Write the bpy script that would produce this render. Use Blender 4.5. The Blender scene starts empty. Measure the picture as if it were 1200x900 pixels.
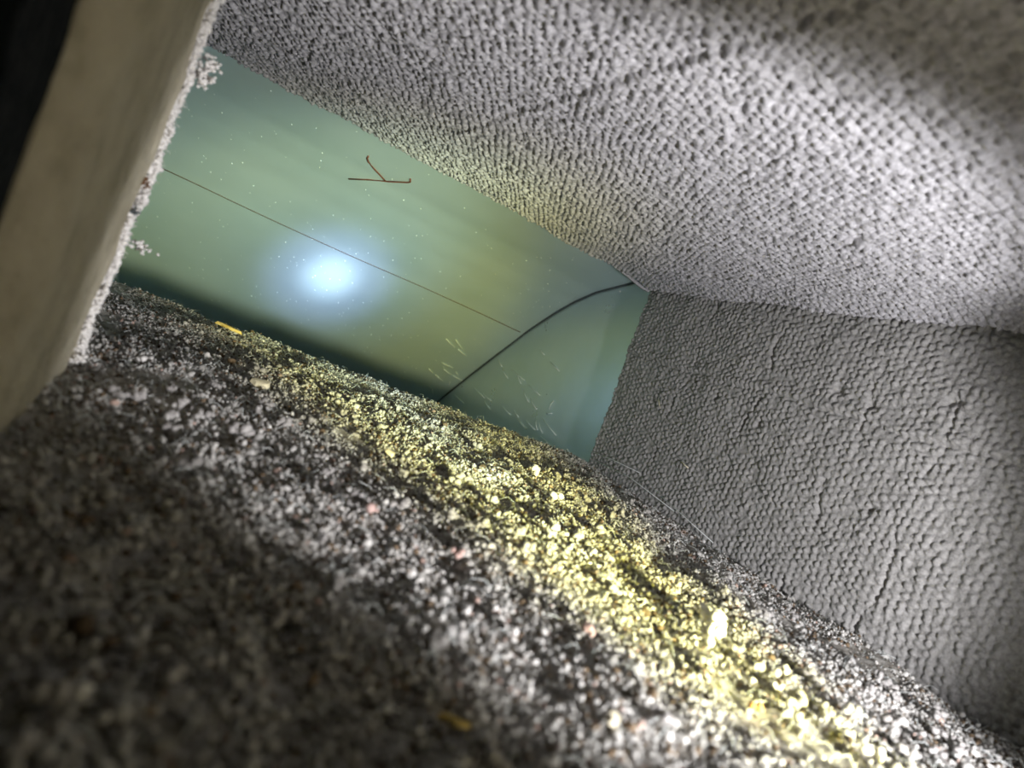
import bpy, math, random
import numpy as np
from mathutils import Matrix, Vector

rng = np.random.default_rng(7)
random.seed(7)
scene = bpy.context.scene
COL = scene.collection

# ---------------------------------------------------------------- camera, world, torch, exposure
# World axes: +Y runs along the duct, +X towards the right-hand lining, +Z up. Metres.
CX = Vector((0.83550728, -0.33934018, -0.43217569))
CY = Vector((-0.38270054, 0.20501815, -0.90083731))
CZ = Vector((0.39429415, 0.91805000, 0.04142849))
cam_data = bpy.data.cameras.new('camera')
cam = bpy.data.objects.new('camera', cam_data)
COL.objects.link(cam)
cam.matrix_world = Matrix((CX, CY, CZ)).to_4x4()
cam_data.sensor_width = 36.0
cam_data.lens = 36.0 * 725.0 / 1200.0
cam_data.clip_start = 0.005
cam_data.dof.use_dof = True
cam_data.dof.focus_distance = 0.58
cam_data.dof.aperture_fstop = 8.5
scene.camera = cam

world = bpy.data.worlds.new('world')
scene.world = world
world.use_nodes = True
world.node_tree.nodes['Background'].inputs[0].default_value = (0.9, 1.0, 0.8, 1)
world.node_tree.nodes['Background'].inputs[1].default_value = 0.005

TORCH = Vector((0.23, -0.05, -0.037))
AIM = Vector((0.123, 1.026, 0.0))


def spot(name, target, half_deg, blend, watts, colour, radius=0.010):
    d = bpy.data.lights.new(name, 'SPOT')
    o = bpy.data.objects.new(name, d)
    COL.objects.link(o)
    o.location = TORCH
    o.rotation_euler = (Vector(target) - TORCH).to_track_quat('-Z', 'Y').to_euler()
    d.spot_size = math.radians(2 * half_deg)
    d.spot_blend = blend
    d.energy = watts
    d.color = colour
    d.shadow_soft_size = radius
    return o


# one torch: wide neutral spill, yellow halo and cold blue-white hot spot of the same lens, plus two added fill lamps
spot('torch_spill', (0.215, 1.0, -0.02), 41.5, 0.28, 7.4, (0.98, 0.97, 1.0), 0.014)
halo = spot('torch_halo', AIM + Vector((0.012, 0, -0.005)), 22, 0.15, 20.0, (1.0, 1.0, 1.0), 0.026)
spot('metal_fill', AIM + Vector((-.06, 0, .065)), 14.5, 1.0, 18.0, (0.52, 0.88, 1.0), 0.026)  # added cyan fill at the torch, aimed high to brighten the metal
spot('torch_core', AIM, 5.8, 1.0, 58.0, (0.40, 0.50, 1.0), 0.022)
spot('torch_hot_spot', AIM, 2.6, 1.0, 110.0, (0.66, 0.82, 1.0), 0.02)
spot('board_fill', (-0.60, 0.70, 0.26), 48, 1.0, 0.55, (1.0, 0.90, 0.62))  # added weak fill, turned off the beam to lift the tan board
# the lens throws a yellow ring round a paler centre: beam colour by angle from the torch's own axis
halo.data.use_nodes = True
hn = halo.data.node_tree
em = hn.nodes['Emission']
tcn = hn.nodes.new('ShaderNodeTexCoord')
sxyz = hn.nodes.new('ShaderNodeSeparateXYZ')
hn.links.new(tcn.outputs['Normal'], sxyz.inputs[0])
last = sxyz.outputs['Z']
for op, val in (('ABSOLUTE', 0), ('ARCCOSINE', 0), ('DIVIDE', math.radians(22))):
    mt = hn.nodes.new('ShaderNodeMath'); mt.operation = op
    hn.links.new(last, mt.inputs[0]); mt.inputs[1].default_value = val
    last = mt.outputs[0]
hr_ = hn.nodes.new('ShaderNodeValToRGB')
hr_.color_ramp.interpolation = 'B_SPLINE'
ring = [(0.0, (.74, .84, .46)), (0.20, (.80, .86, .36)), (0.40, (1.0, .95, .12)), (0.60, (.85, .80, .07)), (0.76, (.16, .15, .03)), (1.0, (0, 0, 0))]
while len(hr_.color_ramp.elements) < len(ring): hr_.color_ramp.elements.new(.5)
for e_, (po, c_) in zip(hr_.color_ramp.elements, ring): e_.position = po; e_.color = (*c_, 1)
hn.links.new(last, hr_.inputs[0])
hn.links.new(hr_.outputs[0], em.inputs['Color'])

vs = scene.view_settings
vs.view_transform = 'Standard'
vs.look = 'None'
vs.gamma = 1.0
vs.use_curve_mapping = False
vs.exposure = 0.0

# ---------------------------------------------------------------- helpers
def tag(o, label=None, cat=None, group=None, kind=None):
    if label: o['label'] = label
    if cat: o['category'] = cat
    if group: o['group'] = group
    if kind: o['kind'] = kind
    return o


def link(name, mesh, mat=None, parent=None, smooth=True):
    o = bpy.data.objects.new(name, mesh)
    COL.objects.link(o)
    if mat is not None and not mesh.materials:
        mesh.materials.append(mat)
    if parent is not None:
        o.parent = parent
    if smooth:
        mesh.polygons.foreach_set('use_smooth', np.ones(len(mesh.polygons), dtype=bool))
    return o


def mesh_np(name, verts, faces):
    """verts (n,3); faces (m,k) all the same size k."""
    me = bpy.data.meshes.new(name)
    verts = np.asarray(verts, dtype=np.float32)
    faces = np.asarray(faces, dtype=np.int32)
    k = faces.shape[1]
    me.vertices.add(len(verts))
    me.vertices.foreach_set('co', verts.ravel())
    me.loops.add(faces.size)
    me.loops.foreach_set('vertex_index', faces.ravel())
    me.polygons.add(len(faces))
    me.polygons.foreach_set('loop_start', np.arange(0, faces.size, k, dtype=np.int32))
    me.update(calc_edges=True)
    me.validate()
    return me


def grid_faces(nu, nv, flip=False):
    i = np.arange(nu * nv).reshape(nu, nv)
    f = np.stack([i[:-1, :-1], i[1:, :-1], i[1:, 1:], i[:-1, 1:]], -1).reshape(-1, 4)
    return f[:, ::-1] if flip else f


def vnoise(x, y, seed):
    """smooth value noise in 0..1"""
    r = np.random.default_rng(seed)
    T = r.random((256, 256))
    xi = np.floor(x).astype(int); yi = np.floor(y).astype(int)
    fx = x - xi; fy = y - yi
    fx = fx * fx * (3 - 2 * fx); fy = fy * fy * (3 - 2 * fy)
    a = T[xi & 255, yi & 255]; b = T[(xi + 1) & 255, yi & 255]
    c = T[xi & 255, (yi + 1) & 255]; d = T[(xi + 1) & 255, (yi + 1) & 255]
    return (a * (1 - fx) + b * fx) * (1 - fy) + (c * (1 - fx) + d * fx) * fy


def fbm(x, y, seed, octaves=4):
    s = 0; a = 0.5; t = 0
    for k in range(octaves):
        s = s + a * vnoise(x * 2 ** k + 17.3 * k, y * 2 ** k + 5.1 * k, seed + k)
        t += a; a *= 0.5
    return s / t


def weave(a, b, pitch_a, pitch_b, seed):
    """height 0..1 of irregular staggered yarn nubs"""
    r = np.random.default_rng(seed)
    N = 256
    ja = r.normal(0, 0.11, (N, N)); jb = r.normal(0, 0.11, (N, N))
    amp = np.clip(r.normal(0.78, 0.2, (N, N)), 0.1, 1.15)
    amp[r.random((N, N)) < 0.03] = 0.0
    ra = np.clip(r.normal(0.44, 0.07, (N, N)), 0.3, 0.6)
    rb = np.clip(r.normal(0.46, 0.08, (N, N)), 0.3, 0.66)
    # the cloth threads wander a little
    wa = (fbm(a * 11, b * 11, seed + 50, 2) - .5) * 2.2
    wb = (fbm(a * 11, b * 11, seed + 60, 2) - .5) * 2.2
    u = a / pitch_a + wa; v = b / pitch_b + wb
    j0 = np.floor(v).astype(int)
    h = np.zeros_like(u)
    for dj in (-1, 0, 1):
        j = j0 + dj
        off = 0.5 * (j & 1)
        i0 = np.floor(u - off).astype(int)
        for di in (-1, 0, 1):
            i = i0 + di
            I = i & 255; J = j & 255
            du = (u - (i + .5 + off + ja[I, J])) / ra[I, J]
            dv = (v - (j + .5 + jb[I, J])) / rb[I, J]
            q = np.clip(1 - du * du - dv * dv, 0, 1)
            h = np.maximum(h, amp[I, J] * q ** 0.55)
    return h


def tube(pts, r0, r1=None, n=4, closed=True):
    """verts, faces(quads) of a thin tube through pts"""
    r1 = r0 if r1 is None else r1
    pts = [Vector(p) for p in pts]
    V = []; F = []
    for i, p in enumerate(pts):
        a = pts[max(i - 1, 0)]; b = pts[min(i + 1, len(pts) - 1)]
        t = (b - a).normalized()
        s = t.orthogonal().normalized(); q = t.cross(s)
        r = r0 + (r1 - r0) * i / (len(pts) - 1)
        for k in range(n):
            w = 2 * math.pi * k / n
            V.append(p + s * (r * math.cos(w)) + q * (r * math.sin(w)))
    for i in range(len(pts) - 1):
        for k in range(n):
            F.append((i * n + k, i * n + (k + 1) % n, (i + 1) * n + (k + 1) % n, (i + 1) * n + k))
    return V, F


def tube_obj(name, pts, r0, mat, parent=None, r1=None, n=5):
    V, F = tube(pts, r0, r1, n)
    me = bpy.data.meshes.new(name)
    L = len(V)
    F = list(F) + [tuple(range(n))[::-1], tuple(range(L - n, L))]
    me.from_pydata([tuple(v) for v in V], [], F)
    return link(name, me, mat, parent)


def prism_obj(name, quad_bottom, quad_top, mat, parent=None):
    me = bpy.data.meshes.new(name)
    me.from_pydata(list(quad_bottom) + list(quad_top), [],
                   [(3, 2, 1, 0), (4, 5, 6, 7), (0, 1, 5, 4), (1, 2, 6, 5), (2, 3, 7, 6), (3, 0, 4, 7)])
    return link(name, me, mat, parent, smooth=False)


# ---------------------------------------------------------------- materials
def material(name, rough=0.9, metallic=0.0, spec=0.2):
    m = bpy.data.materials.new(name)
    m.use_nodes = True
    nt = m.node_tree
    p = nt.nodes['Principled BSDF']
    p.inputs['Roughness'].default_value = rough
    p.inputs['Metallic'].default_value = metallic
    p.inputs['Specular IOR Level'].default_value = spec
    return m, nt, p


def noise_col(nt, p, stops, scale, detail=5, rough=0.6, coords='Object', socket='Base Color', stretch=None):
    tc = nt.nodes.new('ShaderNodeTexCoord')
    nz = nt.nodes.new('ShaderNodeTexNoise')
    nz.inputs['Scale'].default_value = scale
    nz.inputs['Detail'].default_value = detail
    nz.inputs['Roughness'].default_value = rough
    src = tc.outputs[coords]
    if stretch:
        mp = nt.nodes.new('ShaderNodeMapping')
        mp.inputs['Scale'].default_value = stretch
        nt.links.new(src, mp.inputs['Vector']); src = mp.outputs[0]
    nt.links.new(src, nz.inputs['Vector'])
    cr = nt.nodes.new('ShaderNodeValToRGB')
    el = cr.color_ramp.elements
    while len(el) < len(stops): el.new(0.5)
    for e, (pos, c) in zip(el, stops):
        e.position = pos; e.color = (*c, 1)
    nt.links.new(nz.outputs['Fac'], cr.inputs['Fac'])
    nt.links.new(cr.outputs['Color'], p.inputs[socket])
    return nz, cr


def bump(nt, p, scale, dist, strength=1.0, detail=4):
    tc = nt.nodes.new('ShaderNodeTexCoord')
    nz = nt.nodes.new('ShaderNodeTexNoise')
    nz.inputs['Scale'].default_value = scale
    nz.inputs['Detail'].default_value = detail
    b = nt.nodes.new('ShaderNodeBump')
    b.inputs['Distance'].default_value = dist
    b.inputs['Strength'].default_value = strength
    nt.links.new(tc.outputs['Object'], nz.inputs['Vector'])
    nt.links.new(nz.outputs['Fac'], b.inputs['Height'])
    nt.links.new(b.outputs['Normal'], p.inputs['Normal'])


M_FABRIC, nt, p = material('grey_woven_facing', 0.95, 0, 0.15)
noise_col(nt, p, [(0.25, (.24, .23, .22)), (0.5, (.38, .37, .36)), (0.75, (.50, .49, .48))], 420, 4, 0.7)
bump(nt, p, 1500, 0.0006)
M_CEIL, nt, p = material('pale_woven_facing', 0.95, 0, 0.15)
noise_col(nt, p, [(0.25, (.25, .24, .25)), (0.5, (.48, .47, .49)), (0.75, (.70, .69, .71))], 420, 4, 0.7)
bump(nt, p, 1500, 0.0006)
M_BOARD, nt, p = material('tan_glass_fibre_board', 0.9, 0, 0.15)
noise_col(nt, p, [(0.3, (.38, .34, .25)), (0.5, (.52, .47, .36)), (0.72, (.60, .55, .43))], 45, 5, 0.6)
bump(nt, p, 260, 0.002)
M_CORE, nt, p = material('glass_wool_core', 1.0, 0, 0.1)
noise_col(nt, p, [(0.3, (.28, .26, .18)), (0.7, (.46, .42, .30))], 200)
M_FLOOR, nt, p = material('dirty_floor_lining', 1.0, 0, 0.1)
noise_col(nt, p, [(0.30, (.09, .07, .045)), (0.43, (.31, .285, .25)), (0.58, (.54, .52, .49))], 70, 8, 0.75)
bump(nt, p, 900, 0.001)
M_DUST, nt, p = material('lint_dust', 1.0, 0, 0.1)
at = nt.nodes.new('ShaderNodeAttribute'); at.attribute_name = 'tint'
nt.links.new(at.outputs['Color'], p.inputs['Base Color'])
bump(nt, p, 1800, 0.0006)
M_WHITE, nt, p = material('white_glass_fibre', 0.9, 0, 0.3)
noise_col(nt, p, [(0.3, (.72, .69, .66)), (0.7, (.92, .90, .88))], 500)
M_FIBRE, nt, p = material('glass_strand', 0.3, 0, 0.8)
noise_col(nt, p, [(0.3, (.80, .86, .84)), (0.7, (.95, .97, .96))], 300)
M_CLUMP, nt, p = material('grey_lint_clump', 1.0, 0, 0.1)
noise_col(nt, p, [(0.3, (.30, .28, .27)), (0.7, (.62, .60, .58))], 350)
bump(nt, p, 1500, 0.0008)
M_YELLOW, nt, p = material('yellow_splinter', 0.7, 0, 0.3)
noise_col(nt, p, [(0.3, (.62, .42, .10)), (0.7, (.86, .68, .26))], 300)
M_CREAM, nt, p = material('cream_flake', 0.8, 0, 0.3)
noise_col(nt, p, [(0.3, (.72, .64, .44)), (0.7, (.90, .84, .66))], 300)
M_ORANGE, nt, p = material('orange_crumb', 0.8, 0, 0.3)
noise_col(nt, p, [(0.3, (.62, .30, .10)), (0.7, (.80, .48, .20))], 300)
M_PINK, nt, p = material('pinkish_crumb', 0.9, 0, 0.2)
noise_col(nt, p, [(0.3, (.50, .34, .30)), (0.7, (.66, .48, .43))], 300)
M_RED, nt, p = material('red_brown_pen', 0.7, 0, 0.2)
noise_col(nt, p, [(0.3, (.15, .05, .035)), (0.7, (.24, .10, .07))], 400)
M_LINE, nt, p = material('brown_scribe', 0.7, 0, 0.2)
noise_col(nt, p, [(0.3, (.10, .08, .065)), (0.7, (.16, .12, .10))], 200)
M_RUST, nt, p = material('rust_spot', 0.9, 0, 0.2)
noise_col(nt, p, [(0.3, (.10, .05, .025)), (0.7, (.22, .12, .06))], 400)
M_SEAM, nt, p = material('dark_sealant', 0.6, 0, 0.3)
noise_col(nt, p, [(0.3, (.07, .09, .10)), (0.7, (.13, .15, .16))], 200)

M_UNLIT, nt, p = material('unlit_cavity_black', 1.0, 0, 0.05)  # near-black colour puts the unlit cavity's darkness into the left wall
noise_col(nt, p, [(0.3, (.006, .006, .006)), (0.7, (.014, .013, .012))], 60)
M_METAL, nt, p = material('satin_galvanised_sheet', 0.40, 0.30, 0.5)
noise_col(nt, p, [(0.25, (.62, .76, .79)), (0.5, (.68, .81, .83)), (0.75, (.73, .85, .86))], 7, 6, 0.55)
noise_col(nt, p, [(0.3, (.36, .36, .36)), (0.7, (.52, .52, .52))], 12, 5, 0.6, socket='Roughness')
bump(nt, p, 6, 0.002, 0.6, 3)

M_SIDE, nt, p = material('bright_galvanised_sheet', 0.3, 0.6, 0.5)
noise_col(nt, p, [(0.25, (.66, .76, .79)), (0.5, (.72, .81, .83)), (0.75, (.77, .84, .86))], 9, 6, 0.55)
noise_col(nt, p, [(0.3, (.26, .26, .26)), (0.7, (.40, .40, .40))], 14, 5, 0.6, socket='Roughness')
bump(nt, p, 9, 0.002, 0.6, 3)

# ---------------------------------------------------------------- dimensions
FZ, CEZ, WX = -0.0778, 0.1384, 0.4167      # inner faces of floor, ceiling and right lining
THK = 0.03
MX0, MX1 = -0.16, 0.447                     # bare sheet-metal side walls
Y0 = -0.12


def floor_end(x): return 0.653 - 0.082 * np.clip(x, -.2, .5) * 0.95 + 0.004 * np.sin(np.asarray(x) * 60)
def ceil_end(x): return 0.622 + 0.003 * np.sin(np.asarray(x) * 23 + 1)
def wall_end(z): return 0.6 + (np.asarray(z) - FZ) / (CEZ - FZ) * 0.026


def floor_h(x, y):
    h = (fbm(x * 22, y * 22, 300, 4) - .5) * 0.012
    h = h + (fbm(x * 110, y * 110, 320, 4) - .5) * 0.0040
    h = h - 0.007 * np.clip((x - (WX - .02)) / .02, 0, 1) ** 2
    e = np.clip((y - (floor_end(x) - .02)) / .02, 0, 1)
    h = h * (1 - .6 * e) - 0.006 * e ** 3
    return FZ - 0.002 + h


# ---------------------------------------------------------------- bare sheet metal of the elbow
PROF = np.array([(.58, .169), (.64, .166), (.68, .161), (.723, .151), (.79, .1346), (.839, .1153), (.889, .090),
                 (.953, .0516), (1.02, .0042), (1.108, -.059), (1.209, -.134), (1.33, -.23), (1.44, -.34)])
t = np.linspace(0, len(PROF) - 1, len(PROF))
ts = np.linspace(0, len(PROF) - 1, 121)
py = np.interp(ts, t, PROF[:, 0]); pz = np.interp(ts, t, PROF[:, 1])
for _ in range(3):
    py[1:-1] = (py[:-2] + 2 * py[1:-1] + py[2:]) / 4
    pz[1:-1] = (pz[:-2] + 2 * pz[1:-1] + pz[2:]) / 4


def heel_z(y): return np.interp(y, py, pz)


def dentf(x, y): return (fbm(x * 5, y * 5, 901, 2) - .5) * 0.004
def heel_at(x, y): return float(heel_z(y) + 1.35 * dentf(np.array(float(x)), np.array(float(y))))


xs = np.linspace(MX0, MX1, 40)
A, B = np.meshgrid(xs, np.arange(121), indexing='ij')
dent = dentf(A, py[B.astype(int)])
inner = np.stack([A, py[B.astype(int)] + dent * .5, pz[B.astype(int)] + dent], -1).reshape(-1, 3)
nI = len(inner)
outer = inner + np.array([0, .0010, .0012])
F = np.vstack([grid_faces(40, 121), grid_faces(40, 121, True) + nI])
heel = link('wall_back', mesh_np('wall_back', np.vstack([inner, outer]), F), M_METAL)
tag(heel, 'curved bare green-grey sheet metal at the far end of the duct', 'metal panel', kind='structure')

side = prism_obj('wall_right_sheet',
                 [(MX1, .35, -.42), (MX1 + .0012, .35, -.42), (MX1 + .0012, 1.50, -.42), (MX1, 1.50, -.42)],
                 [(MX1, .35, .169), (MX1 + .0012, .35, .169), (MX1 + .0012, 1.50, .169), (MX1, 1.50, .169)], M_SIDE)
tag(side, 'bare sheet metal side beyond the cut end of the right lining', 'metal panel', kind='structure')
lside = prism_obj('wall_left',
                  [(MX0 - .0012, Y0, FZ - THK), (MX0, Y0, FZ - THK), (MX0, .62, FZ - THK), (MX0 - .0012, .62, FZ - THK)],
                  [(MX0 - .0012, Y0, .17), (MX0, Y0, .17), (MX0, .62, .17), (MX0 - .0012, .62, .17)], M_UNLIT)
tag(lside, 'left duct wall behind the tan board, coloured black for unlit shade', 'duct lining', kind='structure')

lsheet = prism_obj('wall_left_sheet',
                   [(MX0 - .0012, .62, -.42), (MX0, .62, -.42), (MX0, 1.50, -.42), (MX0 - .0012, 1.50, -.42)],
                   [(MX0 - .0012, .62, .17), (MX0, .62, .17), (MX0, 1.50, .17), (MX0 - .0012, 1.50, .17)], M_METAL)
tag(lsheet, 'bare sheet metal side of the bend behind the tan board', 'metal panel', kind='structure')
# throat sheet under the floor lining, turning down
tp = [(Y0, FZ - THK), (.66, FZ - THK), (.69, FZ - THK - .006), (.712, FZ - THK - .022), (.722, FZ - THK - .05), (.724, -.42)]
V = []; Fq = []
for x in (MX0, MX1):
    V += [(x, a, b) for a, b in tp]
for i in range(len(tp) - 1):
    Fq.append((i, i + 1, i + 1 + len(tp), i + len(tp)))
throat = link('trim_throat', mesh_np('trim_throat', V, Fq), M_METAL)
tag(throat, 'bare metal throat sheet turning down past the floor lining', 'metal panel', kind='structure')

# seam bead where the curved sheet meets the side sheet
seam_pts = [(MX1 - .001, py[i], pz[i] - .0008) for i in range(14, 118, 2)]
tube_obj('seam_bead', seam_pts, .0017, M_SEAM, heel, n=6)
# scribed line across the curved sheet
tube_obj('scribe_line', [(x, .9625 + .0012 * math.sin(x * 19), heel_at(x, .9625 + .0012 * math.sin(x * 19)) - .0006)
                         for x in np.linspace(-.128, .438, 30)], .0007, M_LINE, heel, n=5)
# dust specks stuck to the metal: too fine to count
PHI_O = np.array([(1, 0, 0), (-1, 0, 0), (0, 1, 0), (0, -1, 0), (0, 0, 1), (0, 0, -1)], dtype=float)
OCT = np.array([(0, 2, 4), (2, 1, 4), (1, 3, 4), (3, 0, 4), (2, 0, 5), (1, 2, 5), (3, 1, 5), (0, 3, 5)])
sr = np.random.default_rng(515)
nsp = 700
sx = sr.uniform(-.14, .44, nsp); sy = .70 + .5 * sr.random(nsp) ** .8
near = np.exp(-(((sx - .123) / .07) ** 2 + ((sy - 1.026) / .07) ** 2))
keep = sr.random(nsp) < .35 + .65 * near
sx, sy = sx[keep], sy[keep]
sz = heel_z(sy) + 1.35 * dentf(sx, sy) - .0003
srad = sr.uniform(.0004, .0011, len(sx))
sv = (np.stack([sx, sy, sz], -1)[:, None, :] + PHI_O[None] * srad[:, None, None]).reshape(-1, 3)
sf = (OCT[None] + (np.arange(len(sx)) * 6)[:, None, None]).reshape(-1, 3)
tag(link('dust_specks', mesh_np('dust_specks', sv, sf), M_FIBRE, heel), kind='stuff')
# red-brown hand-drawn arrow-like mark
mA = [(0.0761, 0.8205), (0.0958, 0.8022), (0.1154, 0.7844), (0.1335, 0.7618), (0.1353, 0.7575), (0.1327, 0.7504)]
mB = [(0.0797, 0.7486), (0.08, 0.7551), (0.0834, 0.7615), (0.0923, 0.7704), (0.1038, 0.7794), (0.1128, 0.7867)]
for st in (mA, mB):
    pts = [(x, y, heel_at(x, y) - .0008) for x, y in st]
    o = tube_obj('pen_stroke', pts, .0010, M_RED, heel, n=5)
    o['label'] = 'red-brown pen stroke of the hand-drawn mark'

# ---------------------------------------------------------------- woven linings
PITCH = 0.0054
STEP = PITCH / 6.2


def lining(name, kind_axis, s0, s1, mat, seed, amp, extra):
    """woven facing; s runs across (z for the wall, x for the ceiling), y along the duct"""
    ns = int((s1 - s0) / STEP); ny = int((0.63 - 0.07) / STEP)
    S, T = np.meshgrid(np.linspace(s0, s1, ns), np.linspace(0, 1, ny), indexing='ij')
    end = wall_end(S) if kind_axis == 'z' else ceil_end(S)
    end = end + (vnoise(S * 260, S * 0 + 3.3, seed + 5) - .5) * 0.003
    Y = 0.07 + T * (end - 0.07)
    h = weave(S + .5, Y + .5, PITCH, PITCH * 1.02, seed) * amp
    h += (fbm(S * 620, Y * 620, seed + 9, 2) - .5) * amp * .75
    h += (fbm(S * 12, Y * 12, seed + 20, 3) - .5) * 0.006
    h += (fbm(S * 60, Y * 60, seed + 30, 3) - .5) * 0.0022
    h = extra(S, Y, h, end)
    if kind_axis == 'z':
        P = np.stack([WX - h, Y, S], -1)
        flip = False
    else:
        P = np.stack([S, Y, CEZ - h], -1)
        flip = False
    return link(name, mesh_np(name, P.reshape(-1, 3), grid_faces(ns, ny, flip)), mat), (ns, ny)


def groove(d, width): return np.exp(-(d / width) ** 2)


def wall_extra(S, Y, h, end):
    wob = (fbm(S * 40, S * 0, 77, 2) - .5)
    h = h - .0028 * groove(Y - .402 - wob * .014, .0016) * np.clip((.125 - S) / .02, 0, 1) * np.clip((S + .02) / .02, 0, 1) * (vnoise(S * 70, S * 0, 3) > .3)
    h = h - .0020 * groove(Y - .305 - wob * .016, .0014) * (vnoise(S * 50, S * 0, 5) > .5)
    h = h - .0020 * groove(Y - .50 - wob * .016, .0014) * (vnoise(S * 60, S * 0, 6) > .55)
    h = h - .0020 * groove(Y - .245 - wob * .012, .0013) * (vnoise(S * 50, S * 0, 8) > .5)
    wy = (fbm(Y * 30, Y * 0, 78, 2) - .5)
    h = h + .0016 * groove(S - .062 - wy * .006, .0035) - .0016 * groove(S - .057 - wy * .006, .0012)
    for cy, cz, r in ((.330, .075, .004), (.30, .07, .003), (.39, .03, .003), (.27, .0, .003), (.45, .04, .003), (.25, .085, .0035)):
        h = h - .004 * np.exp(-((Y - cy) ** 2 + (S - cz) ** 2) / r ** 2)
    e = np.clip((Y - (end - .008)) / .008, 0, 1)
    return h - .010 * e ** 2.5


def ceil_extra(S, Y, h, end):
    # faint creases in the cloth
    d = Y - (.2591 + (S - .1178) * (-11.8))
    h = h - .0010 * groove((S - .1178) - (.2591 - Y) * .0845, .0016) * (Y < .47)
    h = h + .0012 * groove((S - .122) - (.2591 - Y) * .0845, .0022) * (Y < .47)
    h = h - .0010 * groove(Y - .52 - .02 * np.sin(S * 30), .0012) * (S > .15)
    for cx, cy, r, dd in ((.2824, .2557, .0034, .009), (.276, .262, .0025, .006), (.233, .2488, .002, .004), (.158, .2284, .003, .005),
                          (.2, .33, .002, .005), (.25, .40, .0025, .005), (.3, .2, .003, .004), (.32, .30, .0025, .004)):
        h = h - dd * np.exp(-((S - cx) ** 2 + (Y - cy) ** 2) / r ** 2)
    h = h + .004 * np.exp(-((S - .291) ** 2 + (Y - .2535) ** 2) / .004 ** 2)
    # soft rolled edge beside the right lining
    b = np.clip((S - (WX - .035)) / .025, 0, 1)
    h = h + .004 * b * b * (3 - 2 * b)
    k = np.clip((S - (WX - .010)) / .009, 0, 1)
    h = h - .018 * k ** 1.6
    e = np.clip((Y - (end - .008)) / .008, 0, 1)
    return h - .010 * e ** 2.5


wall_face, _ = lining('woven_facing', 'z', FZ - .02, CEZ + .012, M_FABRIC, 11, 0.0019, wall_extra)
wall_core = prism_obj('wall_right',
                      [(WX + .009, .02, FZ - .02), (MX1 - .0005, .02, FZ - .02), (MX1 - .0005, .596, FZ - .02), (WX + .009, .596, FZ - .02)],
                      [(WX + .009, .02, CEZ + .028), (MX1 - .0005, .02, CEZ + .028), (MX1 - .0005, .615, CEZ + .028), (WX + .009, .615, CEZ + .028)], M_CORE)
tag(wall_core, 'grey coarse woven lining on the right side of the duct', 'duct lining', kind='structure')
wall_face.parent = wall_core; tag(wall_face, kind='stuff')

ceil_face, _ = lining('woven_facing', 'x', MX0 + .025, WX - .001, M_CEIL, 23, 0.0027, ceil_extra)
ceil_core = prism_obj('ceiling',
                      [(MX0 + .001, .02, CEZ + .013), (WX - .002, .02, CEZ + .013), (WX - .002, .612, CEZ + .013), (MX0 + .001, .612, CEZ + .013)],
                      [(MX0 + .001, .02, CEZ + THK), (WX - .002, .02, CEZ + THK), (WX - .002, .612, CEZ + THK), (MX0 + .001, .612, CEZ + THK)], M_CORE)
tag(ceil_core, 'pale grey woven lining overhead along the duct', 'duct lining', kind='structure')
ceil_face.parent = ceil_core; tag(ceil_face, kind='stuff')
# the metal top sheet above the lining
topm = prism_obj('ceiling_sheet',
                 [(MX0, Y0, CEZ + THK + .0005), (MX1, Y0, CEZ + THK + .0005), (MX1, .60, CEZ + THK + .0005), (MX0, .60, CEZ + THK + .0005)],
                 [(MX0, Y0, CEZ + THK + .002), (MX1, Y0, CEZ + THK + .002), (MX1, .60, CEZ + THK + .002), (MX0, .60, CEZ + THK + .002)], M_METAL)
tag(topm, 'bare metal top sheet above the overhead lining', 'metal panel', kind='structure')
# peeled lip of facing at the far corner
lp = [(.360, .618, .1395), (.378, .619, .1375), (.392, .6195, .1352), (.404, .619, .1335), (.413, .617, .1330)]
Vl = []; Fl = []
for i, (x, y, z) in enumerate(lp):
    Vl += [(x, y, z), (x, y + .002, z - .0008), (x + .001, y + .003, z + .002), (x + .001, y, z + .003)]
for i in range(len(lp) - 1):
    for k in range(4):
        Fl.append((i * 4 + k, i * 4 + (k + 1) % 4, i * 4 + 4 + (k + 1) % 4, i * 4 + 4 + k))
lip = link('peeled_lip', mesh_np('peeled_lip', Vl, Fl), M_CEIL, ceil_core)

# ---------------------------------------------------------------- floor lining with dust
ns, ny = 400, 450
S, T = np.meshgrid(np.linspace(MX0 + .002, WX + .006, ns), np.linspace(0, 1, ny), indexing='ij')
E = floor_end(S)
Yf = 0.0 + T * E
Zf = floor_h(S, Yf)
P = np.stack([S, Yf, Zf], -1)
P[:, -1, 2] -= .02
flo = link('floor', mesh_np('floor', P.reshape(-1, 3), grid_faces(ns, ny)), M_FLOOR)
tag(flo, 'dark dusty lining on the bottom of the duct', 'duct lining', kind='structure')
core = prism_obj('lining_core', [(MX0 + .001, 0, FZ - THK + .0005), (MX1 - .001, 0, FZ - THK + .0005), (MX1 - .001, .605, FZ - THK + .0005), (MX0 + .001, .65, FZ - THK + .0005)],
                 [(MX0 + .001, 0, FZ - .022), (MX1 - .001, 0, FZ - .022), (MX1 - .001, .605, FZ - .022), (MX0 + .001, .65, FZ - .022)], M_CORE, flo)

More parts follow.
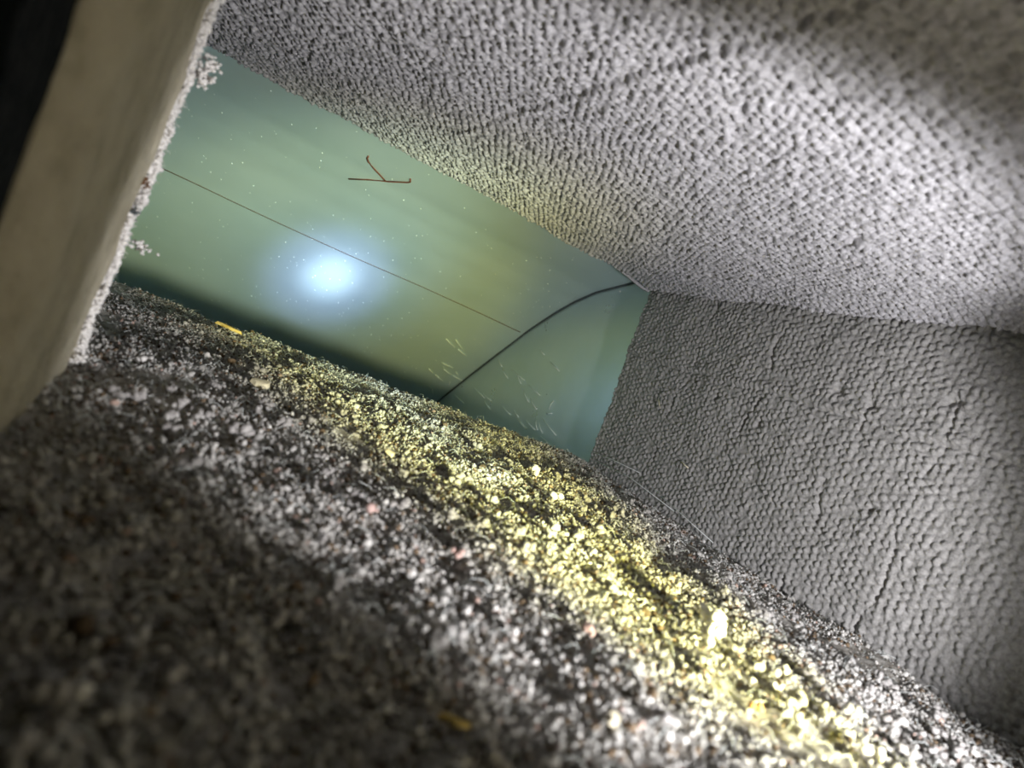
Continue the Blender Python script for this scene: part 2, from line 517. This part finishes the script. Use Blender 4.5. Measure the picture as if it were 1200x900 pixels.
# icosahedron
phi = (1 + 5 ** .5) / 2
IV = np.array([(-1, phi, 0), (1, phi, 0), (-1, -phi, 0), (1, -phi, 0), (0, -1, phi), (0, 1, phi), (0, -1, -phi), (0, 1, -phi),
               (phi, 0, -1), (phi, 0, 1), (-phi, 0, -1), (-phi, 0, 1)]) / math.sqrt(1 + phi * phi)
IF = np.array([(0, 11, 5), (0, 5, 1), (0, 1, 7), (0, 7, 10), (0, 10, 11), (1, 5, 9), (5, 11, 4), (11, 10, 2), (10, 7, 6), (7, 1, 8),
               (3, 9, 4), (3, 4, 2), (3, 2, 6), (3, 6, 8), (3, 8, 9), (4, 9, 5), (2, 4, 11), (6, 2, 10), (8, 6, 7), (9, 8, 1)])


def rand_rot(n):
    q = rng.normal(size=(n, 4)); q /= np.linalg.norm(q, axis=1)[:, None]
    w, x, y, z = q.T
    return np.stack([np.stack([1 - 2 * (y * y + z * z), 2 * (x * y - z * w), 2 * (x * z + y * w)], -1),
                     np.stack([2 * (x * y + z * w), 1 - 2 * (x * x + z * z), 2 * (y * z - x * w)], -1),
                     np.stack([2 * (x * z - y * w), 2 * (y * z + x * w), 1 - 2 * (x * x + y * y)], -1)], 1)


OV = np.array([(1, 0, 0), (-1, 0, 0), (0, 1, 0), (0, -1, 0), (0, 0, 1), (0, 0, -1)], dtype=float)
OF = np.array([(0, 2, 4), (2, 1, 4), (1, 3, 4), (3, 0, 4), (2, 0, 5), (1, 2, 5), (3, 1, 5), (0, 3, 5)])


def crumbs(centres, radii, squash=1.0, base=(IV, IF)):
    BV, BF = base
    n = len(centres); m = len(BV)
    R = rand_rot(n)
    sc = radii[:, None, None] * (0.65 + .7 * rng.random((n, m, 1))) * (0.7 + .6 * rng.random((n, 1, 3)))
    v = np.einsum('nij,nkj->nki', R, BV[None] * sc)
    v[:, :, 2] *= squash
    v += centres[:, None, :]
    f = BF[None] + (np.arange(n) * m)[:, None, None]
    return v.reshape(-1, 3), f.reshape(-1, 3)


def dust_part(name, count, r_mid, spread, r_max, base, lift, seed):
    n3 = count * 3
    cx = rng.uniform(MX0 + .003, WX + .002, n3); cy = rng.uniform(.02, .66, n3)
    ok = cy < floor_end(cx) + .001
    # cover varies in drifts
    dens = fbm(cx * 34, cy * 34, 410, 4) * .65 + fbm(cx * 9, cy * 9, 420, 2) * .5
    left_bare = np.clip((cy - .42) / .1, 0, 1) * np.clip((.06 - cx) / .1, 0, 1)
    ok &= rng.random(n3) < np.clip((dens - .405) * 6.5, .08, 1) * (1 - .5 * left_bare)
    idx = np.nonzero(ok)[0][:count]
    cx, cy = cx[idx], cy[idx]
    rad = np.clip(rng.lognormal(math.log(r_mid), spread, len(idx)), .0004, r_max)
    cz = floor_h(cx, cy) + rad * .3 + np.abs(rng.normal(0, lift, len(idx)))
    v, f = crumbs(np.stack([cx, cy, cz], -1), rad, base=base)
    dm = mesh_np(name, v, f)
    g = np.clip(rng.normal(.56, .11, len(idx)), .2, .85)
    colr = np.stack([g * 1.03, g, g * .95], -1)
    r_ = rng.random(len(idx))
    brown = r_ < .12
    colr[brown] = np.array([.18, .13, .085]) * (0.5 + rng.random((brown.sum(), 1)))
    pk = (r_ > .97)
    colr[pk] = np.array([.55, .40, .34]) * (0.7 + .5 * rng.random((pk.sum(), 1)))
    ca = dm.color_attributes.new('tint', 'FLOAT_COLOR', 'POINT')
    m = len(base[0])
    full = np.ones((len(idx), m, 4), dtype=np.float32); full[:, :, :3] = colr[:, None, :]
    ca.data.foreach_set('color', full.ravel())
    o = link(name, dm, M_DUST, flo, smooth=True)
    tag(o, kind='stuff')


dust_part('dust_grains', 119000, .00068, .30, .0015, (OV, OF), .0008, 1)
dust_part('dust_crumbs', 8500, .00115, .30, .0026, (IV, IF), .0008, 2)

# short stray fibres in the dust: too fine and many to count
V = []; Fq = []
for k in range(2200):
    x = rng.uniform(MX0 + .01, WX - .002); y = rng.uniform(.05, .64)
    if y > floor_end(x): continue
    a = rng.uniform(0, 2 * math.pi); L = rng.uniform(.003, .011); z = float(floor_h(np.array(x), np.array(y)))
    up = rng.uniform(.0005, .004)
    p0 = Vector((x, y, z + .001)); p2 = p0 + Vector((math.cos(a) * L, math.sin(a) * L, rng.uniform(-.001, .003)))
    p1 = (p0 + p2) / 2 + Vector((0, 0, up))
    tv, tf = tube([p0, p1, p2], .00014, n=3)
    b = len(V); V += [tuple(q) for q in tv]; Fq += [tuple(i + b for i in q) for q in tf]
fl = link('stray_fibres', mesh_np('stray_fibres', V, Fq), M_FIBRE, flo)
tag(fl, kind='stuff')


# ---------------------------------------------------------------- tan board with frayed edge at left
def bx_face(y): return -.0370 - .011 * np.clip((y - .13) / .2, 0, 1.1)


def b_far(z): return .326 + .006 * np.sin(z * 55 + .6) + .004 * np.sin(z * 140)


def b_near(z): return .172 + (z) * -.10


nz_, nyb = 120, 90
Zb, Tb = np.meshgrid(np.linspace(FZ - .004, CEZ - .002, nz_), np.linspace(0, 1, nyb), indexing='ij')
Yb = b_near(Zb) + Tb * (b_far(Zb) - b_near(Zb))
Xb = bx_face(Yb) + (fbm(Zb * 40, Yb * 40, 700, 4) - .5) * .004
Xb = Xb - .004 * np.clip((Tb - .95) / .05, 0, 1) ** 2 - .008 * np.clip((.16 - Tb) / .16, 0, 1) ** 2
front = np.stack([Xb, Yb, Zb], -1)
back = front.copy(); back[:, :, 0] = -.047 - .025 * np.clip((Yb - .172) / .1, 0, 1)
n1 = nz_ * nyb
i = np.arange(n1).reshape(nz_, nyb)
Fs = [grid_faces(nz_, nyb), grid_faces(nz_, nyb, True) + n1]
for e_ in (i[:, 0], i[:, -1][::-1], i[0, ::-1], i[-1, :]):
    Fs.append(np.stack([e_[:-1], e_[1:], e_[1:] + n1, e_[:-1] + n1], -1))
board = link('liner_board', mesh_np('liner_board', np.vstack([front.reshape(-1, 3), back.reshape(-1, 3)]), np.vstack(Fs)), M_BOARD)
tag(board, 'tan glass-fibre liner board with a frayed white edge, upright in the left foreground', 'liner board')
# frayed white edge: crumbs and hairs along the far edge
nf = 7500
fz = rng.uniform(FZ - .002, CEZ - .003, nf)
wdt = .0030 + .0045 * vnoise(fz * 90, fz * 0, 71)
fy = b_far(fz) - rng.random(nf) ** 1.2 * wdt + .0018
fx = bx_face(fy) + rng.uniform(-.006, .0022, nf) * (.5 + vnoise(fz * 160, fz * 0, 72))
v, f = crumbs(np.stack([fx, fy, fz], -1), np.clip(rng.lognormal(math.log(.0008), .3, nf), .0004, .002))
fr = link('frayed_edge', mesh_np('frayed_edge', v, f), M_WHITE, board)
fr['label'] = 'frayed white fibre edge'
tag(fr, kind='stuff')
V = []; Fq = []
for k in range(900):
    z = rng.uniform(FZ, CEZ - .004); y = b_far(z) - rng.uniform(0, .004)
    p0 = Vector((bx_face(y), y, z)); d = Vector((rng.normal(.5, .6), rng.normal(.8, .5), rng.normal(0, .6))).normalized()
    L = rng.uniform(.0015, .005)
    tv, tf = tube([p0, p0 + d * L * .5 + Vector((0, 0, rng.normal(0, .0006))), p0 + d * L], .00016, n=3)
    b = len(V); V += [tuple(q) for q in tv]; Fq += [tuple(i_ + b for i_ in q) for q in tf]
hr = link('edge_hairs', mesh_np('edge_hairs', V, Fq), M_WHITE, board)
tag(hr, kind='stuff')


def tuft(loc, r, n, seed, parent, mat=M_WHITE, stretch=(1, 1, 1)):
    r_ = np.random.default_rng(seed)
    c = r_.normal(0, r * .55, (n, 3)) * np.array(stretch)
    v, f = crumbs(c, r_.uniform(r * .16, r * .34, n))
    o = link('fibre_tuft', mesh_np('fibre_tuft', v, f), mat, parent)
    o.location = loc
    return o


tuft((-.043, .330, .061), .0042, 60, 1, board, stretch=(1, 1.2, 1))
tuft((-.041, .328, .066), .0032, 40, 2, board)
tuft((-.0405, .331, -.021), .0030, 36, 3, board, stretch=(1.3, 1.2, .8))
tuft((-.0475, .321, -.076), .0035, 40, 4, board)
o = tuft((-.0462, .3195, .0065), .0022, 30, 5, board, M_RUST); o.name = 'rust_spot'; o['label'] = 'rusty brown spot on the frayed edge'
o = tuft((-.0462, .3185, -.0075), .0022, 30, 6, board, M_SEAM); o.name = 'dirt_spot'; o['label'] = 'dark dirt spot on the frayed edge'

# ---------------------------------------------------------------- loose things
def blob_mesh(name, parts, r, seed, mat, flat=1.0, spread=1.0):
    r_ = np.random.default_rng(seed)
    c = r_.normal(0, r * .5 * spread, (parts, 3)) * np.array((1.2, 1.0, .55))
    v, f = crumbs(c, r_.uniform(r * .45, r * .75, parts), flat)
    v[:, 2] -= v[:, 2].min()
    me = mesh_np(name, v, f)
    me.materials.append(mat)
    return me


def flake_mesh(name, L, W, H, seed, mat):
    """jagged chip: an irregular outline given thickness"""
    r_ = np.random.default_rng(seed)
    n = 9
    V = []
    for zz, s in ((0, 1.0), (H, .86)):
        for k in range(n):
            a = 2 * math.pi * k / n
            rr = (0.4 + .9 * np.random.default_rng(seed * 31 + k).random()) * s
            V.append((math.cos(a) * L / 2 * rr, math.sin(a) * W / 2 * rr, zz + r_.uniform(-.15, .15) * H))
    F = [tuple(range(n))[::-1], tuple(range(n, 2 * n))] + [(k, (k + 1) % n, n + (k + 1) % n, n + k) for k in range(n)]
    me = bpy.data.meshes.new(name); me.from_pydata(V, [], F); me.materials.append(mat)
    return me


def put(name, me, x, y, dz, label, cat, group=None, rot=(0, 0, 0), smooth=True):
    o = link(name, me, None, None, smooth)
    o.location = (x, y, float(floor_h(np.array(x), np.array(y))) + dz)
    o.rotation_euler = rot
    return tag(o, label, cat, group)


put('wood_splinter', flake_mesh('splinter', .019, .005, .0022, 3, M_YELLOW), .0095, .577, .0035, 'long yellow splinter lying on the dark dust near the far left edge', 'splinter', rot=(.1, .05, -.15), smooth=False)
put('cream_flake', flake_mesh('flake', .013, .007, .003, 8, M_CREAM), .034, .396, .004, 'cream flake with an upright corner on the grey dust left of the yellow light band', 'flake', rot=(.35, -.1, .1), smooth=False)
put('cream_flake', flake_mesh('flake', .008, .006, .002, 12, M_CREAM), .104, .3256, .0035, 'small pale yellow flake beside the left border of the bright band', 'flake', rot=(.3, .2, .6), smooth=False)
put('cream_flake', flake_mesh('flake', .006, .0045, .002, 14, M_CREAM), .1211, .1173, .003, 'blurred pale yellow flake low in the foreground dust', 'flake', rot=(.2, .2, .4), smooth=False)
put('wood_splinter', flake_mesh('splinter', .008, .0018, .0012, 15, M_YELLOW), .0725, .1123, .003, 'blurred yellowish splinter in the dark foreground at bottom centre', 'splinter', rot=(.1, 0, -.3), smooth=False)
put('white_crumb', blob_mesh('crumb', 8, .0052, 21, M_WHITE), .2269, .1896, .002, 'largest dazzling white crumb cluster in the yellow light band', 'crumb')
put('white_crumb', blob_mesh('crumb', 5, .0038, 22, M_WHITE), .2140, .1765, .003, 'white crumb just left of and below the largest dazzling cluster', 'crumb')
put('white_crumb', blob_mesh('crumb', 4, .0026, 23, M_WHITE), .2440, .1620, .003, 'oval white crumb at the right border of the yellow band', 'crumb')
put('white_crumb', blob_mesh('crumb', 4, .0024, 24, M_WHITE), .2215, .1480, .003, 'white crumb second nearest the bottom edge of the yellow band', 'crumb')
put('white_crumb', blob_mesh('crumb', 5, .0030, 25, M_WHITE), .2338, .1160, .003, 'white crumb nearest the bottom edge in the yellow band', 'crumb')
put('white_crumb', blob_mesh('crumb', 5, .0040, 26, M_WHITE), .2400, .405, .003, 'farthest white crumb high up the yellow band near the metal', 'crumb')
put('white_crumb', blob_mesh('crumb', 5, .0036, 27, M_WHITE), .2253, .338, .003, 'white crumb halfway along the yellow band below the farthest one', 'crumb')
put('white_crumb', blob_mesh('crumb', 4, .0026, 28, M_WHITE), -.0242, .350, .003, 'small white crumb beside the foot of the tan board', 'crumb')
put('white_crumb', blob_mesh('crumb', 3, .0024, 29, M_WHITE), .0015, .4353, .003, 'small white crumb on grey dust below the long yellow splinter', 'crumb')
put('orange_crumb', blob_mesh('crumb', 3, .0022, 30, M_ORANGE), .2000, .136, .003, 'small orange crumb at the lower end of the yellow band', 'crumb')
for k, (x, y, lab) in enumerate(((.073, .22, 'pinkish crumb in grey dust left of the small pale yellow flake'),
                                 (.105, .205, 'pinkish brown crumb in the centre of the grey foreground dust'),
                                 (.141, .164, 'pinkish crumb nearest the yellow band in the foreground dust'))):
    put('pink_crumb', blob_mesh('crumb', 3, .0024, 40 + k, M_PINK), x, y, .003, lab, 'crumb')

# larger lint clumps, each a thing of its own
variants = [blob_mesh('lint_clump', 6, .0026, 60 + k, M_CLUMP) for k in range(6)]
cnt = 0
while cnt < 150:
    x = rng.uniform(-.03, .36); y = rng.uniform(.09, .5)
    if rng.random() < .25 and y > .3: continue
    o = link('lint_clump', variants[cnt % 6])
    s = rng.uniform(.7, 1.25)
    o.scale = (s, s, s)
    o.rotation_euler = (0, 0, rng.uniform(0, 6.28))
    o.location = (x, y, float(floor_h(np.array(x), np.array(y))) + .0012)
    tag(o, 'pale grey lint clump lying in the dust on the duct floor', 'lint clump', 'lint clumps in the floor dust')
    cnt += 1

# glass strands glinting on the metal: each one a thing
FIB = [((0.3496, 1.05), (0.3742, 1.061)), ((0.3638, 1.0423), (0.3932, 1.0611)), ((0.3822, 1.0624), (0.4061, 1.0711)), ((0.3814, 1.1136), (0.4066, 1.1159)),
       ((0.372, 1.1438), (0.3871, 1.1516)), ((0.3926, 1.1534), (0.4161, 1.164)), ((0.3952, 1.1292), (0.4182, 1.1365)), ((0.4205, 1.1366), (0.4444, 1.1404)),
       ((0.4134, 1.1979), (0.4255, 1.2139)), ((0.434, 1.174), (0.4279, 1.1574)), ((0.4183, 1.1241), (0.4291, 1.1306))]
for (a, b) in FIB:
    p0 = Vector((a[0], a[1], heel_at(*a) - .0010)); p1 = Vector((b[0], b[1], heel_at(*b) - .0010))
    pm = (p0 + p1) / 2 + Vector((0, -.0006, -.0006))
    o = tube_obj('glass_strand', [p0, pm, p1], .00065, M_FIBRE)
    tag(o, 'pale glass strand stuck to the curved metal left of the dark seam', 'fibre', 'strands on the curved metal')
SIDE = [((1.0258, -0.0135), (0.9965, -0.0245)), ((0.9901, -0.0273), (0.9546, -0.0379)), ((0.9538, -0.0214), (0.894, -0.0282)), ((0.9267, -0.0237), (0.9007, -0.0354)),
        ((0.8717, -0.0314), (0.8241, -0.0381)), ((0.8837, -0.0421), (0.8493, -0.0557)), ((0.8505, -0.0488), (0.817, -0.0592)), ((0.8368, 0.0151), (0.7996, 0.0072)),
        ((1.072, -0.0829), (1.0113, -0.0884)), ((1.0247, -0.0832), (0.9811, -0.0863)), ((1.0051, -0.0937), (0.9698, -0.0996)), ((0.9299, -0.0839), (0.8896, -0.0884)),
        ((0.8845, -0.0783), (0.861, -0.0843)), ((0.8701, -0.0856), (0.8229, -0.0937)), ((0.851, -0.0875), (0.8218, -0.0922)), ((0.8347, -0.0817), (0.7958, -0.0869)),
        ((0.8051, -0.0734), (0.79, -0.0851)), ((0.7926, -0.0744), (0.7733, -0.0846)), ((0.7879, -0.0663), (0.7356, -0.0769)), ((0.7826, -0.0501), (0.7799, -0.0359)),
        ((0.7841, -0.0573), (0.7693, -0.0529)), ((0.8849, 0.0271), (0.8653, 0.0219)), ((1.1525, -0.1169), (1.0916, -0.1185)), ((0.773, -0.0902), (0.7129, -0.0938))]
for (a, b) in SIDE:
    p0 = Vector((MX1 - .0008, *a)); p1 = Vector((MX1 - .0008, *b))
    pm = (p0 + p1) / 2 + Vector((-.0012, 0, 0))
    o = tube_obj('glass_strand', [p0, pm, p1], .00065, M_FIBRE)
    tag(o, 'pale glass strand stuck to the metal side right of the dark seam', 'fibre', 'strands on the metal side')
o = link('metal_speck', blob_mesh('speck', 3, .0016, 90, M_WHITE)); o.location = (MX1 - .0014, .7288, .1375); o.rotation_euler = (0, -1.57, 0)
tag(o, 'tiny white speck on the metal just under the seam top', 'speck')

# longer strands along the foot of the right lining
for k, (pts, lab) in enumerate((
        ([(.408, .575, -.071), (.404, .50, -.066), (.409, .43, -.072)], 'long thin strand lying along the foot of the right lining'),
        ([(.413, .60, -.066), (.407, .545, -.060), (.413, .50, -.058)], 'thin strand standing at the far corner of the right lining'),
        ([(.409, .47, -.064), (.402, .41, -.070), (.404, .37, -.076)], 'thin strand nearest the viewer along the foot of the right lining'))):
    tag(tube_obj('glass_strand', pts, .00032, M_FIBRE), lab, 'fibre')
for pts, lab in (([(.4135, .521, .019), (.4130, .516, .014), (.4135, .513, .011)], 'short pale yellow fibre caught on the right lining'),
                 ([(.4135, .452, -.029), (.4128, .446, -.030), (.4132, .441, -.031)], 'short white fibre low on the right lining')):
    tag(tube_obj('lint_fibre', pts, .0007, M_CREAM), lab, 'fibre')
